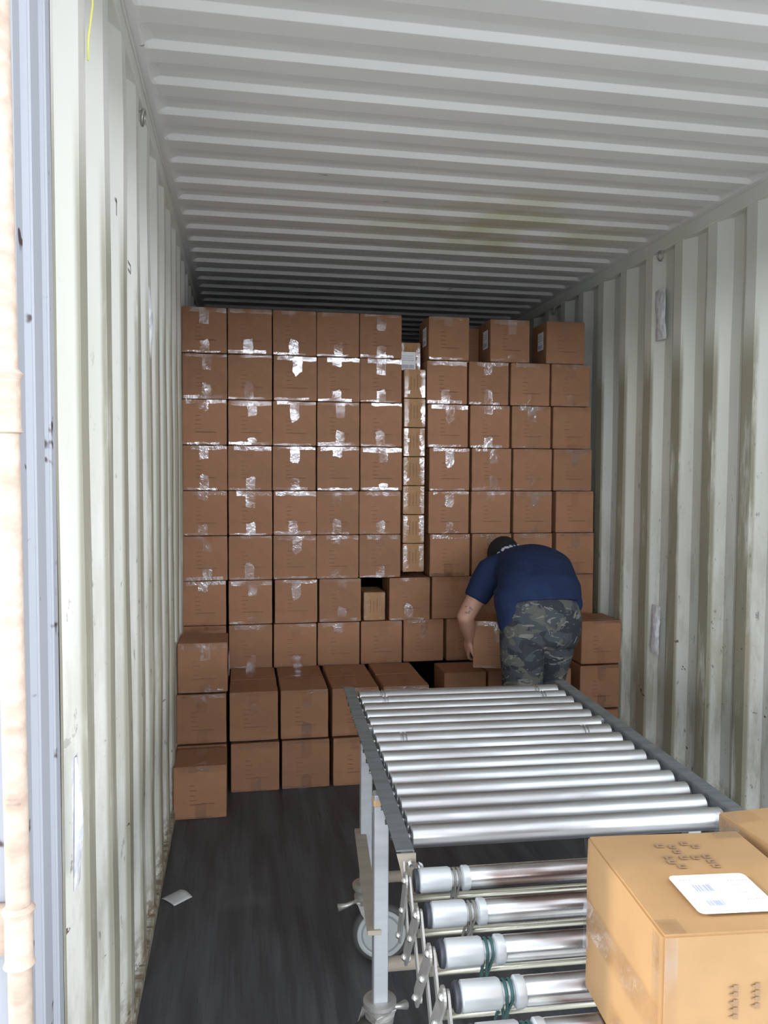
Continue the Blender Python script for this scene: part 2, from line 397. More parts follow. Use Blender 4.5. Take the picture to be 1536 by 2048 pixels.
def tape_mesh(seed, w, d, h):
    """clear tape: tongues from the top and bottom centre seams down the front, strips folded over the edges"""
    r = random.Random(seed); bm = bmesh.new(); yf = -d/2-.0044; tw = .024
    cx = r.uniform(-.012, .012)
    def strip(x0, x1, z0, z1, n=7, rag=.0):
        up_, lo = [], []
        for i in range(n+1):
            t = i/n; x = x0+(x1-x0)*t
            up_.append((x, z1+r.uniform(-rag, rag))); lo.append((x, z0+r.uniform(-rag, rag)))
        for i in range(n):
            ragged_quad(bm, [lo[i], lo[i+1], up_[i+1], up_[i]], yf)
    def tongue(zs, zl):
        n = 6; L_, R2 = [], []
        for i in range(n+1):
            t = i/n; z = zs+(zl-zs)*t; k = tw*(1 if i < n else r.uniform(.3, 1))
            L_.append((cx-k+r.uniform(-.003, .002), z+ (r.uniform(-.02, .02) if i == n else 0))); R2.append((cx+k+r.uniform(-.002, .003), z))
        for i in range(n):
            q = [L_[i], R2[i], R2[i+1], L_[i+1]]
            ragged_quad(bm, q, yf-.0003)
    out_ = []
    def done():
        nonlocal bm
        me = bpy.data.meshes.new('clear_tape'); bm.to_mesh(me); bm.free(); me.materials.append(M_TAPE); out_.append(me); bm = bmesh.new()
    if r.random() < .85: tongue(h-.002, h-r.uniform(.05, .11))
    e0 = r.uniform(.0, .06)
    strip(-w/2+.004+e0, w/2-.004, h-r.uniform(.013, .028), h-.002, rag=.004)
    zt = h+.0042
    for x0, x1, y0, y1 in ((cx-tw, cx+tw, -d/2+.003, d/2-.003), (-w/2+.004, w/2-.004, -d/2+.003, -d/2+.022)):
        bm.faces.new([bm.verts.new(p) for p in ((x0, y0, zt), (x1, y0, zt), (x1, y1, zt), (x0, y1, zt))])
        zt += .0003
    done()
    if r.random() < .8: tongue(.002, r.uniform(.04, .095))
    strip(-w/2+.004, w/2-.004-r.uniform(0, .06), .002, r.uniform(.010, .022), rag=.003)
    done()
    return out_
def print_mesh(seed, w, d, h, kind='front'):
    """blurred printing: stacked short words and one long line"""
    r = random.Random(seed); bm = bmesh.new(); y = -d/2-.0040; s = w/.236
    x0 = -.045*s
    rows = [(.150, .022), (.128, .026), (.106, .020), (.084, .030), (.066, .105)] if kind == 'front' else [(.11, .02), (.09, .03), (.07, .05)]
    for z, ln in rows:
        x = x0; z *= h/.236
        while x < x0+ln*s:
            k = r.uniform(.003, .006)*s
            box(bm, (x+k/2, y, z), (k, .0006, .0042)); x += k+.0016
    me = bpy.data.meshes.new('printed_text'); bm.to_mesh(me); bm.free(); me.materials.append(M_INK); return me
BODY = [carton_mesh(i, CS-.0095, CS-.006, CS-.003) for i in range(6)]
for b_ in BODY: b_.materials.append(M_CARD)
TAPE = [tape_mesh(50+i, CS-.006, CS-.004, CS-.003) for i in range(12)]
TEXT = [print_mesh(90+i, CS, CS-.004, CS) for i in range(3)]
SB = [carton_mesh(20+i, .118, .22, .154) for i in range(3)]
for b_ in SB: b_.materials.append(M_CARD_Y)
def small_tape(seed):
    r = random.Random(seed); y = -.1145; out_ = []
    for s in (-1, 1):
        bm = bmesh.new(); n = 8
        for i in range(n):
            z0, z1 = .003+i*.148/n, .003+(i+1)*.148/n
            a = .034+r.uniform(-.006, .006)
            ragged_quad(bm, [(s*.057, z0), (s*a, z0), (s*(a+r.uniform(-.004, .004)), z1), (s*.057, z1)][::s], y)
        me = bpy.data.meshes.new('clear_tape'); bm.to_mesh(me); bm.free(); me.materials.append(M_TAPE); out_.append(me)
    return out_
STAPE = [small_tape(i) for i in range(3)]
def small_print(seed):
    r = random.Random(seed); bm = bmesh.new()
    for x in (-.022, -.004, .014):
        z = .05
        while z < .12+r.uniform(-.02, .01):
            k = r.uniform(.004, .008); box(bm, (x, -.1142, z), (.004, .0006, k)); z += k+.003
    me = bpy.data.meshes.new('printed_text'); bm.to_mesh(me); bm.free(); me.materials.append(M_INK); return me
SPRINT = [small_print(i) for i in range(2)]
def label_mesh(w, h, n=3):
    bm = bmesh.new(); box(bm, (0, 0, 0), (w, .0008, h)); 
    me = bpy.data.meshes.new('shipping_label'); bm.to_mesh(me); bm.free(); me.materials.append(M_PAPER)
    bm = bmesh.new(); r = random.Random(3)
    for k, z in enumerate((.28, .16, .04, -.3)):
        x = -.38
        while x < .36:
            q = r.uniform(.02, .06); box(bm, (w*(x+q/2), -.0009, h*z), (w*q, .0006, h*.035 if k < 3 else h*.2)); x += q+.03
    m2 = bpy.data.meshes.new('label_print'); bm.to_mesh(m2); bm.free(); m2.materials.append(M_BAR)
    return me, m2
LBL = label_mesh(.085, .10)
CN = [0]
def carton(x, y, z, label, group, kind='big', rz=None, side_label=None, tape=True, tape_i=None):
    """x = centre, y = front face, z = bottom"""
    i = CN[0]; CN[0] += 1
    jr = random.Random(i*13+5)
    d = (CS-.004) if kind == 'big' else .22
    rz = jr.uniform(-.006, .006) if rz is None else rz
    t = thing('carton', label, 'box', (x, y+d/2+(jr.uniform(-.003, .003)), z), rz, group)
    if kind == 'big':
        link('carton_body', BODY[i % 6], t)
        if tape:
            for tm in TAPE[(tape_i if tape_i is not None else i*5) % 12]: link('clear_tape', tm, t)
        link('printed_text', TEXT[i % 3], t)
    else:
        link('carton_body', SB[i % 3], t)
        for tm in STAPE[i % 3]: link('clear_tape', tm, t)
        link('printed_text', SPRINT[i % 2], t)
    if side_label:
        sl = link('shipping_label', LBL[0], t); sl['label'] = 'white paper shipping label'
        lp = link('label_print', LBL[1], sl)
        if side_label == 'left': sl.rotation_euler = (0, 0, -math.pi/2); sl.location = (-CS/2-.002, -.04, .13)
        elif side_label == 'right': sl.rotation_euler = (0, 0, math.pi/2); sl.location = (CS/2+.002, -.05, .12)
        elif side_label == 'front': sl.location = (-.012, -.1165, .052)
    return t
ORD = ['leftmost', 'second from the left', 'third from the left', 'fourth from the left', 'fifth from the left', 'sixth from the left', 'seventh from the left', 'eighth from the left', 'ninth from the left', 'tenth from the left']
ROWN = ['top', 'second', 'third', 'fourth', 'fifth', 'sixth', 'seventh', 'eighth']
D1 = 4.25; GW = 'cartons stacked in the tall back wall'
XL = [.108, .340, .573, .805, 1.037]
rowz = [10-k for k in range(1, 9)]                     # bottom index of each row seen
pitch = .2372
right_cols = {1: [1.412, 1.763, 2.088], 2: [1.405, 1.643, 1.880, 2.118], 3: [1.412, 1.652, 1.890, 2.128], 4: [1.420, 1.662, 1.902, 2.142],
              5: [1.420, 1.664, 1.907, 2.158], 6: [1.424, 1.668, 1.910, 2.160]}
for k in range(1, 9):
    z = (10-k)*pitch
    left = XL if k < 7 else []
    cols = left+right_cols.get(k, [])
    if k == 7: cols = [.100, .340, .578, .818, 1.200, 1.442, 1.684, 1.924, 2.166]
    if k == 8: cols = [.100, .340, .576, .812, 1.048, 1.288, 1.528, 1.768, 2.008]
    for c, x in enumerate(cols):
        where = 'row of the tall carton wall'
        lab = 'brown carton %s in the %s row down from the top of the stack' % (ORD[c].replace('from the left', 'from left'), ROWN[k-1])
        if k == 1: lab = 'brown carton %s in the top row of the tall stack' % ORD[c]
        sl = None
        if k == 1 and c >= 5: sl = 'left'
        if k == 1 and c == 5: lab = 'large top-row brown carton just right of the narrow label-fronted carton'
        if k == 1 and c == 6: lab = 'top-row brown carton standing alone with dark gaps on both sides'
        if k == 1 and c == 7: lab = 'top-row brown carton nearest the right container wall'
        dx = R_.uniform(-.0025, .0025)
        yy = D1+R_.uniform(-.006, .006)+(.01 if k == 8 and c > 4 else 0)
        carton(x+dx, yy, z, lab, GW, side_label=sl)
# hidden supports of rows 7-8 that show through: cartons of rows nine and ten at the right, ahead of the wall
for c, x in enumerate((1.452, 1.690, 1.928)):
    for r_ in (0, 1):
        nm = ['lower', 'upper'][r_]
        carton(x, 4.0, r_*pitch, '%s brown carton behind the bending person\'s legs, %s from the left' % (nm, ['first', 'second', 'third'][c]), 'cartons in the low row behind the person', tape=False)
# narrow column of small cartons
GS = 'narrow tan cartons filling the slot'
for k in range(7):
    zb = 1.135-.0 + (6-k-0)*.1585-.0
    zb = .9765+ (6-k)*.1583+.158*0
    nm = ['topmost', 'second from the top', 'third from the top', 'fourth from the top', 'fifth from the top', 'sixth from the top', 'lowest'][k]
    carton(1.222, D1+.004, zb+.0, 'narrow tan taped carton in the slot column, %s' % nm, GS, kind='small', rz=R_.uniform(-.01, .01))
carton(1.215, D1+.10, .9765+7*.1583, 'narrow carton with a white front label, set back in a top row gap', GS, kind='small', side_label='front')
carton(1.008, D1+.012, 7*0+.7372-.0 if False else 3*pitch, 'small tan carton under the square dark hole in the tall stack', GS, kind='small')
# a carton behind the top row gap
carton(1.66, D1+.24, 9*pitch-.01, 'dark brown carton deep in the gap of the top row, behind the front cartons', 'cartons behind the front of the tall stack', tape=False)
# front tier, two deep and two high
XT = [.348, .588, .834, 1.085]
for r_ in (0, 1):
    for dpt in (0, 1):
        for c, x in enumerate(XT):
            if dpt == 1 and r_ == 0: continue
            nm = ('bottom' if r_ == 0 else ('upper front' if dpt == 0 else 'upper rear'))
            carton(x+(.006 if r_ == 0 else 0), 3.765+dpt*.2425, r_*.2445+.001, '%s carton of the low step of cartons, %s' % (nm, ['leftmost', 'second from the left', 'third from the left', 'rightmost'][c]), 'cartons in the low step before the tall stack')
for c, x in enumerate(XT):
    carton(x+.006, 3.765+.238, .001, 'bottom rear carton hidden under the low step, %s' % ['leftmost', 'second from the left', 'third from the left', 'rightmost'][c], 'cartons in the low step before the tall stack', tape=False) if False else None
# left column standing forward
GL = 'cartons in the left front column'
carton(.110, 3.500, .001, 'brown carton on the floor by the left wall, nearest the doors, standing forward', GL, rz=.004)
carton(.106, 3.768, .2445*1, 'middle carton of the forward column at the left wall', GL)
carton(.106, 3.768, .001, 'floor carton directly behind the forward-standing one at the left wall', GL, tape=False)
carton(.112, 3.762, .2445*2-.001, 'top carton of the forward column at the left wall, white label on its side', GL, side_label='right')
# right stack
GR = 'cartons in the stack by the right wall'
for k, nm in enumerate(('bottom', 'middle', 'top')):
    carton(2.208+(.004 if k == 2 else 0), 4.0, k*.2445+.001, '%s carton of the low stack beside the right wall' % nm, GR, tape=(k > 0))

# ------------------------------------------------------------------ roller conveyor table
TH = math.radians(2.3); O = Vector((.603, 1.56, 0))
cv = thing('roller_conveyor', 'silver roller conveyor table with grey rails on casters, joined to an expanding section', 'conveyor', O, -TH)
RW = .83; LEN = 1.25; ZR = .722
def rail(name, x, s):
    bm = bmesh.new()
    box(bm, (x+s*.018, LEN/2, .746), (.036, LEN, .004), .001)
    box(bm, (x+s*.036, LEN/2, .708), (.004, LEN, .078), .001)
    for k in range(15): cyl(bm, (x+s*.030, .115+.0775*k, ZR), (x+s*.040, .115+.0775*k, ZR), .007, seg=6)
    return mk(name, bm, M_RAIL, cv)
rail('side_rail', 0, 1); rail('side_rail', RW, -1)
rr = None
for k in range(15):
    y = .115+.0775*k
    if rr is None or k in (14, 13, 8):
        bm = bmesh.new(); Lr = RW-.096; r0 = .025
        pf = [(0, .008), (.001, r0-.003), (.004, r0), (Lr-.004, r0), (Lr-.001, r0-.003), (Lr, .008)]
        if k in (14, 13, 8):
            g1, g2 = .085, Lr-.085
            def gv(g0): return [(g0-.010, r0), (g0-.008, r0-.004), (g0-.003, r0-.004), (g0-.001, r0), (g0+.001, r0), (g0+.003, r0-.004), (g0+.008, r0-.004), (g0+.010, r0)]
            pf = pf[:3]+gv(g1)+gv(g2)+pf[3:]
        lathe(bm, pf, (.048, 0, 0), (1, 0, 0), 40)
        o = mk('roller', bm, M_ROLL, cv); autosmooth(o)
        if k not in (14, 13, 8): rr = o.data
    else: o = link('roller', rr, cv)
    if k in (13,): pass
    o.location = (0, y, ZR); o.rotation_euler = (R_.uniform(0, 6), 0, R_.uniform(-.002, .002))
    bm = bmesh.new(); cyl(bm, (-.044, 0, 0), (.0, 0, 0), .006, seg=8); cyl(bm, (RW-.096, 0, 0), (RW-.05, 0, 0), .006, seg=8)
    bmesh.ops.translate(bm, verts=bm.verts, vec=(.048, 0, 0)); mk('axle', bm, M_CHROME, o)
def caster(parent, x, y, ang, ztop=.235):
    c = bpy.data.objects.new('caster', None); COL.objects.link(c); c.parent = parent; c.location = (x, y, 0); c.rotation_euler = (0, 0, ang)
    bm = bmesh.new()
    lathe(bm, [(-.0, .02), (.0, .034), (.018, .036), (.02, .028), (.028, .030), (.046, .041), (.055, .041), (.058, .03), (.058, .02)], (0, 0, ztop-.045), (0, 0, 1))
    for s in (-1, 1):   # fork cheeks
        P_ = [(-.028, .20), (.032, .20), (.062, .135), (.058, .085), (.038, .078), (.025, .10), (-.015, .165)]
        a = [bm.verts.new((px, s*.026, pz)) for px, pz in P_]; b = [bm.verts.new((px, s*.029, pz)) for px, pz in P_]
        bm.faces.new(a); bm.faces.new(b[::-1])
        for i in range(len(P_)): bm.faces.new((a[i], b[i], b[(i+1) % len(P_)], a[(i+1) % len(P_)]))
    box(bm, (.002, 0, .198), (.062, .06, .006), .001)
    cyl(bm, (.048, -.034, .092), (.048, .034, .092), .008, seg=10)
    bmesh.ops.recalc_face_normals(bm, faces=bm.faces)
    mk('fork', bm, M_LINK, c)
    bm = bmesh.new(); lathe(bm, [(-.016, .070), (-.019, .076), (-.017, .088), (-.008, .092), (.008, .092), (.017, .088), (.019, .076), (.016, .070)], (.048, 0, .092), (0, 1, 0), 40)
    w = mk('tyre', bm, M_RUBBER, c, True)
    bm = bmesh.new(); lathe(bm, [(-.020, .062), (-.022, .066), (-.022, .074), (-.016, .078), (.016, .078), (.022, .074), (.022, .066), (.020, .062)], (.048, 0, .092), (0, 1, 0), 40); mk('wheel_ring', bm, M_WHEELR, c, False)
    bm = bmesh.new(); lathe(bm, [(-.024, .014), (-.024, .02), (-.017, .024), (-.0205, .0625), (.0205, .0625), (.017, .024), (.024, .02), (.024, .014)], (.048, 0, .092), (0, 1, 0), 30); mk('wheel_hub', bm, M_WHEEL, c)
    bm = bmesh.new(); tube(bm, [(-.03, 0, .19), (-.06, 0, .178), (-.085, .0, .172)], [.006, .007, .012]); mk('brake_pedal', bm, M_LINK, c, True)
    return c
for (lx, ly, ca) in ((.010, .312, -2.6), (RW-.010, .312, .4), (.033, .822, -.05), (RW-.033, .822, .1)):
    zc = .212 if ly < .5 else .235
    bm = bmesh.new(); box(bm, (lx, ly, (zc+.742)/2), (.036, .036, .742-zc), .003)
    sgn = 1 if lx < .4 else -1
    mk('leg', bm, M_LEG, cv)
    caster(cv, lx, ly, ca, zc)
for lx, sx_ in ((.0, 1), (RW, -1)):      # long brace on the outer side of each pair of legs
    bm = bmesh.new(); box(bm, (lx+sx_*.005, .567, .405), (.034, .56, .012), .002, Euler((0, 0, -.045*sx_)).to_matrix()); mk('brace', bm, M_BRACE, cv)
bm = bmesh.new(); box(bm, (RW/2, .822, .49), (RW-.09, .024, .034), .003); mk('tie_bar', bm, M_LEG, cv)
bm = bmesh.new(); box(bm, (.010, .312, .722), (.040, .040, .018), .004); o = mk('tape_wrap', bm, M_FOAM, cv); o['label'] = 'yellow tape wrapped round the leg'
for (ly, z) in ((.312, .31), (.822, .262)):
    bm = bmesh.new(); cyl(bm, (.02, ly, z), (RW-.02, ly, z), .017, seg=18); mk('cross_bar', bm, M_BRACE, cv, True)
# end bracket with bolts
for x0, s in ((0.0, 1), (RW, -1)):
    bm = bmesh.new(); P_ = [(x0, .743), (x0+s*.040, .743), (x0+s*.046, .60), (x0+s*.036, .60)]
    a = [bm.verts.new((px, -.006, pz)) for px, pz in P_]; b = [bm.verts.new((px, -.002, pz)) for px, pz in P_]
    bm.faces.new(a); bm.faces.new(b[::-1])
    for i in range(4): bm.faces.new((a[i], b[i], b[(i+1) % 4], a[(i+1) % 4]))
    bmesh.ops.recalc_face_normals(bm, faces=bm.faces); mk('end_plate', bm, M_BRACE, cv)
for x, z in ((.028, .725), (.046, .715), (RW-.028, .725)):
    bm = bmesh.new(); cyl(bm, (x, -.004, z), (x, -.016, z), .009, seg=6); cyl(bm, (x, -.016, z), (x, -.024, z), .005, seg=10); mk('bolt', bm, M_CHROME, cv)

# expanding section: rollers, rods and lattice links, joined to the table end
fy = [-.075, -.197, -.313, -.423, -.520, -.612, -.70]
ZF = .722
FR = .0215
for k, y in enumerate(fy):
    r_ = bpy.data.objects.new('flexible_roller', None); COL.objects.link(r_); r_.parent = cv; r_.location = (.022, y, ZF)
    Lr = RW-.06
    bm = bmesh.new(); lathe(bm, [(.112, .008), (.112, FR-.001), (.114, FR), (Lr-.002, FR), (Lr, FR-.002), (Lr, .008)], (0, 0, 0), (1, 0, 0), 36); o = mk('steel_tube', bm, M_ROLL_W, r_); autosmooth(o)
    bm = bmesh.new()
    lathe(bm, [(.010, .008), (.010, FR-.003), (.014, FR), (.014, FR+.0012), (.070, FR+.0012), (.074, FR-.001), (.076, FR-.006), (.094, FR-.006), (.096, FR-.002), (.098, FR+.0018), (.108, FR+.0018), (.112, FR), (.113, .01)], (0, 0, 0), (1, 0, 0), 36)
    o = mk('end_sleeve', bm, M_SLEEVE, r_); autosmooth(o); o['label'] = 'pale grey end sleeve'
    bm = bmesh.new(); lathe(bm, [(.002, .006), (.002, FR-.001), (.005, FR+.0008), (.009, FR+.0008), (.010, FR-.002), (.010, .006)], (0, 0, 0), (1, 0, 0), 36); mk('end_cap', bm, M_BLACK, r_)
    if k < len(fy)-1:
        for q in range(2):
            xx = .081+.009*q; rr_ = FR-.0035; pts = []; sl_ = (.012, -.010)[q]*(1 if k % 2 else .5)
            for a in range(11):
                t = math.pi*a/10; pts.append((xx, math.cos(t)*rr_, math.sin(t)*rr_))
            for a in range(7):
                t = math.pi+math.pi*a/6; pts.append((xx+sl_, .030+math.cos(t)*.011, -.070+math.sin(t)*.011))
            bm = bmesh.new(); tube(bm, pts, .0026, 8, True)
            mk('drive_belt', bm, M_BELT_Y if k < 2 else M_BELT_G, r_, True)
    bm = bmesh.new(); cyl(bm, (-.004, .052, -.064), (RW-.03, .052, -.064), .0078, seg=16)
    mk('cross_rod', bm, M_ROD, r_, True)
def link_bar(x, a, b, wdt=.030, th=.004):
    """flat bar with round ends in the plane x"""
    (ya, za), (yb, zb) = a, b; d = Vector((yb-ya, zb-za)); L2 = d.length; d.normalize(); n = Vector((-d.y, d.x)); pts = []
    for q in range(9):
        t = math.pi/2+math.pi*q/8; pts.append(Vector((ya, za))+(d*math.cos(t)+n*math.sin(t))*wdt/2)
    for q in range(9):
        t = -math.pi/2+math.pi*q/8; pts.append(Vector((yb, zb))+(d*math.cos(t)+n*math.sin(t))*wdt/2)
    bm = bmesh.new(); A = [bm.verts.new((x-th/2, p.x, p.y)) for p in pts]; B = [bm.verts.new((x+th/2, p.x, p.y)) for p in pts]
    bm.faces.new(A[::-1]); bm.faces.new(B)
    for i in range(len(pts)): bm.faces.new((A[i], A[(i+1) % 18], B[(i+1) % 18], B[i]))
    bmesh.ops.recalc_face_normals(bm, faces=bm.faces)
    mk('scissor_link', bm, M_LINK, cv)
ys_ = [.0]+fy
for side, xb, sg in ((0, .014, -1), (1, RW-.014, 1)):
    for k in range(len(ys_)-1):
        a, b = ys_[k], ys_[k+1]
        zt, zb = ZF+.002, ZF-.152
        link_bar(xb-sg*.001, (a, zt if k else .72), (b, zb), .020)
        link_bar(xb+sg*.006, (a, zb), (b, zt), .032)
        if side == 0:
            for (yy, zz) in ((b, zt), ((a+b)/2-.006, (zt+zb)/2), (a, zb)):
                bm = bmesh.new(); lathe(bm, [(-.006, .004), (0, .0075), (.003, .006), (.006, .002)], (xb-.009, yy, zz), (-1, 0, 0), 14); mk('rivet', bm, M_CHROME, cv, True)
# ------------------------------------------------------------------ cartons on the conveyor
def big_label(parent, x, y, z, w, h, rz=0):
    bm = bmesh.new(); r = .008; pts = []
    for cx_, cy_, a0 in ((w/2-r, h/2-r, 0), (-w/2+r, h/2-r, 90), (-w/2+r, -h/2+r, 180), (w/2-r, -h/2+r, 270)):
        for q in range(5):
            t = math.radians(a0+22.5*q); pts.append((cx_+r*math.cos(t), cy_+r*math.sin(t)))
    lo = [bm.verts.new((px, py, 0)) for px, py in pts]; hi = [bm.verts.new((px, py, .0006)) for px, py in pts]
    bm.faces.new(lo[::-1]); bm.faces.new(hi)
    for i in range(len(pts)): bm.faces.new((lo[i], lo[(i+1) % len(pts)], hi[(i+1) % len(pts)], hi[i]))
    o = mk('shipping_label', bm, M_PAPER, parent); o.location = (x, y, z); o.rotation_euler = (0, 0, rz); o['label'] = 'white shipping label with barcodes'
    bm = bmesh.new(); rr_ = random.Random(5)
    def bars(x0, x1, y0, y1):
        xx = x0
        while xx < x1:
            q = rr_.uniform(.0008, .0026); box(bm, (xx+q/2, (y0+y1)/2, .0008), (q, y1-y0, .0004)); xx += q+rr_.uniform(.0008, .002)
    bars(-w*.30, -w*.08, .004, .020); bars(-w*.30, -w*.10, -.030, -.018)
    for yy, x0, ln in ((h*.36, -.4, .15), (h*.30, .2, .25), (h*.18, .2, .1), (-h*.02, .22, .1), (-h*.2, .22, .2)):
        xx = w*x0
        while xx < w*(x0+ln):
            q = rr_.uniform(.001, .003); box(bm, (xx+q/2, yy, .0008), (q, .0018, .0004)); xx += q+.0018
    mk('label_print', bm, M_BAR, o); return o
def near_carton(cx_, cy_, rz, w, d, h, z, label):
    t = thing('carton', label, 'box', (cx_, cy_, z), rz, 'cartons riding on the conveyor')
    me = carton_mesh(int(cx_*1000), w-.003, d-.003, h-.003); me.materials.append(M_CARD_N); link('carton_body', me, t); return t
# far-left corner (.800,1.095), yaw
rz1 = math.radians(-4.9)
def corner_center(fx, fy_, rz, w, d):
    c, s = math.cos(rz), math.sin(rz); return fx+c*w/2+s*d/2, fy_+s*w/2-c*d/2
cw, cd, ch = .238, .262, .234
cx1, cy1 = corner_center(.802, 1.097, rz1, cw, cd)
c1 = near_carton(cx1, cy1, rz1, cw, cd, ch, .746, 'large brown carton in the foreground with a white barcode label on top')
big_label(c1, -.002, -.050, ch+.0012, .106, .092, .0)
bm = bmesh.new(); rr_ = random.Random(11)
# blurred stencil marks on top: "A K A 7"-like short blocks in two lines and a trailing word
for x0, y0 in ((-.025, .088), (-.007, .084), (.014, .092), (.027, .082), (-.007, .069), (-.027, .052), (-.029, .040), (-.020, .027), (-.006, .051), (.011, .050), (.028, .052), (.028, .038), (.028, .025)):
    box(bm, (x0-.003, y0, ch-.0012), (.004, .010, .0006)); box(bm, (x0+.003, y0+.003, ch-.0012), (.008, .004, .0006)); box(bm, (x0+.002, y0-.004, ch-.0012), (.007, .003, .0006))
mk('printed_text', bm, M_INK_N, c1)
bm = bmesh.new()   # sideways printing on the near face
for x, z0, z1 in ((-.028, .130, .172), (-.001, .142, .174)):
    z = z0
    while z < z1:
        q = rr_.uniform(.004, .008); box(bm, (x, -cd/2-.0022, z), (.006, .0006, q)); box(bm, (x-.005, -cd/2-.0022, z), (.004, .0006, q*.4)); z += q+.0025
mk('printed_text', bm, M_INK_N, c1)
bm = bmesh.new(); xl = -cw/2-.0025    # tape on the left face: seam strip, edge strips, turned corners
def lq(y0, z0, y1, z1, wd=.0):
    bm.faces.new([bm.verts.new(p) for p in ((xl, y0, z0), (xl, y1, z0), (xl, y1, z1), (xl, y0, z1))])
lq(-cd/2+.002, .095, cd/2-.002, .143); xl -= .0003; lq(-cd/2+.002, .002, -cd/2+.022, ch-.004); lq(cd/2-.024, .002, cd/2-.002, ch-.004); xl -= .0003
lq(-.03, .0, .02, .05)
for (x0, x1, y0, y1) in ((-cw/2, -cw/2+.03, -cd/2, -cd/2+.03), (-cw/2+.01, cw/2-.01, cd/2-.008, cd/2-.002), (cw/2-.05, cw/2-.004, cd/2-.03, cd/2-.002)):
    bm.faces.new([bm.verts.new(p) for p in ((x0, y0, ch+.0002), (x1, y0, ch+.0002), (x1, y1, ch+.0002), (x0, y1, ch+.0002))])
bm.faces.new([bm.verts.new(p) for p in ((-cw/2+.002, -cd/2-.003, .002), (-cw/2+.018, -cd/2-.003, .002), (-cw/2+.018, -cd/2-.003, ch-.004), (-cw/2+.002, -cd/2-.003, ch-.004))])
mk('clear_tape', bm, M_TAPE_N, c1)
rz2 = math.radians(3.0)
cx2, cy2 = corner_center(1.046, 1.140, rz2, cw, .236)
c2 = near_carton(cx2, cy2, rz2, cw, .236, ch, .746, 'second brown carton on the conveyor, right of and behind the foreground carton, mostly cut off')
big_label(c2, .045, .045, ch+.0012, .10, .085)
bm = bmesh.new(); bm.faces.new([bm.verts.new(p) for p in ((-cw/2-.003, .118, .18), (-cw/2-.003, .06, .18), (-cw/2-.003, .06, ch-.003), (-cw/2-.003, .118, ch-.003))])
bm.faces.new([bm.verts.new(p) for p in ((-cw/2, .07, ch+.0002), (-cw/2+.05, .07, ch+.0002), (-cw/2+.05, .116, ch+.0002), (-cw/2, .116, ch+.0002))])
mk('clear_tape', bm, M_TAPE_N, c2)

# ------------------------------------------------------------------ small things
M_BAG = mat('white_packet', (.72, .74, .78), .35); g = G(M_BAG)
g.l(g.bump(g.noise(g.coord(), 45, 3), .6, .004), g.b.inputs['Normal'])
g.l(g.mix(g.ramp(g.noise(g.coord((1, 1, .5)), 40, 3), .45, .6), (.88, .89, .93), (.62, .63, .70)), g.b.inputs['Base Color'])
def packet(name, label, x, y, z0, z1, wd, s, lean=0, top=None):
    bm = bmesh.new(); n = 14; F_, B_ = [], []
    for i in range(n+1):
        t = i/n; z = z0+(z1-z0)*t; ww = wd*(1+.10*math.sin(t*9+1)); yc = y+lean*(t-.5)
        if top is not None: ww = wd*(1-.75*t)
        th = .010*math.sin(math.pi*min(max(t, .02), .98))+.0025
        F_.append([bm.verts.new((x-s*(.001+th*k), yc+ww*(q-.5), z)) for q, k in ((0, 0), (.12, .5), (.4, 1), (.65, .7), (.88, .5), (1, 0))])
    for p, q in zip(F_[:-1], F_[1:]):
        for k in range(5): bm.faces.new((p[k], p[k+1], q[k+1], q[k]))
    back = [[bm.verts.new((x, y+lean*(i/n-.5)+wd*(q-.5), z0+(z1-z0)*i/n)) for q in (0, 1)] for i in range(n+1)]
    for p, q in zip(back[:-1], back[1:]): bm.faces.new((p[1], p[0], q[0], q[1]))
    bmesh.ops.recalc_face_normals(bm, faces=bm.faces)
    return tag(mk(name, bm, M_BAG, None, True), label, 'packet', 'white strips on the container walls')
packet('desiccant_strip', 'crinkled white strip packet high on the right wall, below the ring', 2.350+.010, 3.715, 2.19, 2.44, .095, 1, .02)
packet('desiccant_strip', 'crinkled white strip packet low on the right wall, right of the person', 2.350+.010, 3.70, .61, .855, .085, 1, -.01)
packet('desiccant_strip', 'narrow white strip packet on the left wall, level with the top cartons', -.003, 2.735, 1.89, 2.12, .06, -1)
packet('desiccant_strip', 'long torn white strip low on the left wall near the doors', -.001, 1.475, .775, 1.01, .055, -1, 0, 1)
def ring(x, y, z, s, label):
    bm = bmesh.new(); pts = [(x-s*(.012+.004*math.sin(a)), y+.022*math.cos(a), z+.022*math.sin(a)) for a in [2*math.pi*k/16 for k in range(16)]]
    tube(bm, pts, .0045, 8, True); box(bm, (x-s*.002, y, z+.022), (.014, .02, .012), .002)
    tag(mk('lashing_ring', bm, M_LINK, None, True), label, 'ring', 'lashing rings under the roof rails')
ring(2.354, 3.70, 2.60, 1, 'small steel lashing ring under the right roof rail, above the white strip')
ring(2.354, 5.08, 2.60, 1, 'small dark lashing ring under the right roof rail, behind the carton wall')
ring(-.004, 2.53, 2.58, -1, 'small steel lashing ring under the left roof rail')
bm = bmesh.new(); tube(bm, [(.012, 1.66, 2.62), (.010, 1.668, 2.50), (.014, 1.66, 2.42), (.008, 1.645, 2.35), (.006, 1.65, 2.31)], .0022, 6)
M_CORD = mat('yellow_cord', (.75, .72, .20), .6)
tag(mk('cord', bm, M_CORD, None, True), 'thin yellow cord hanging at the top of the left wall', 'cord')
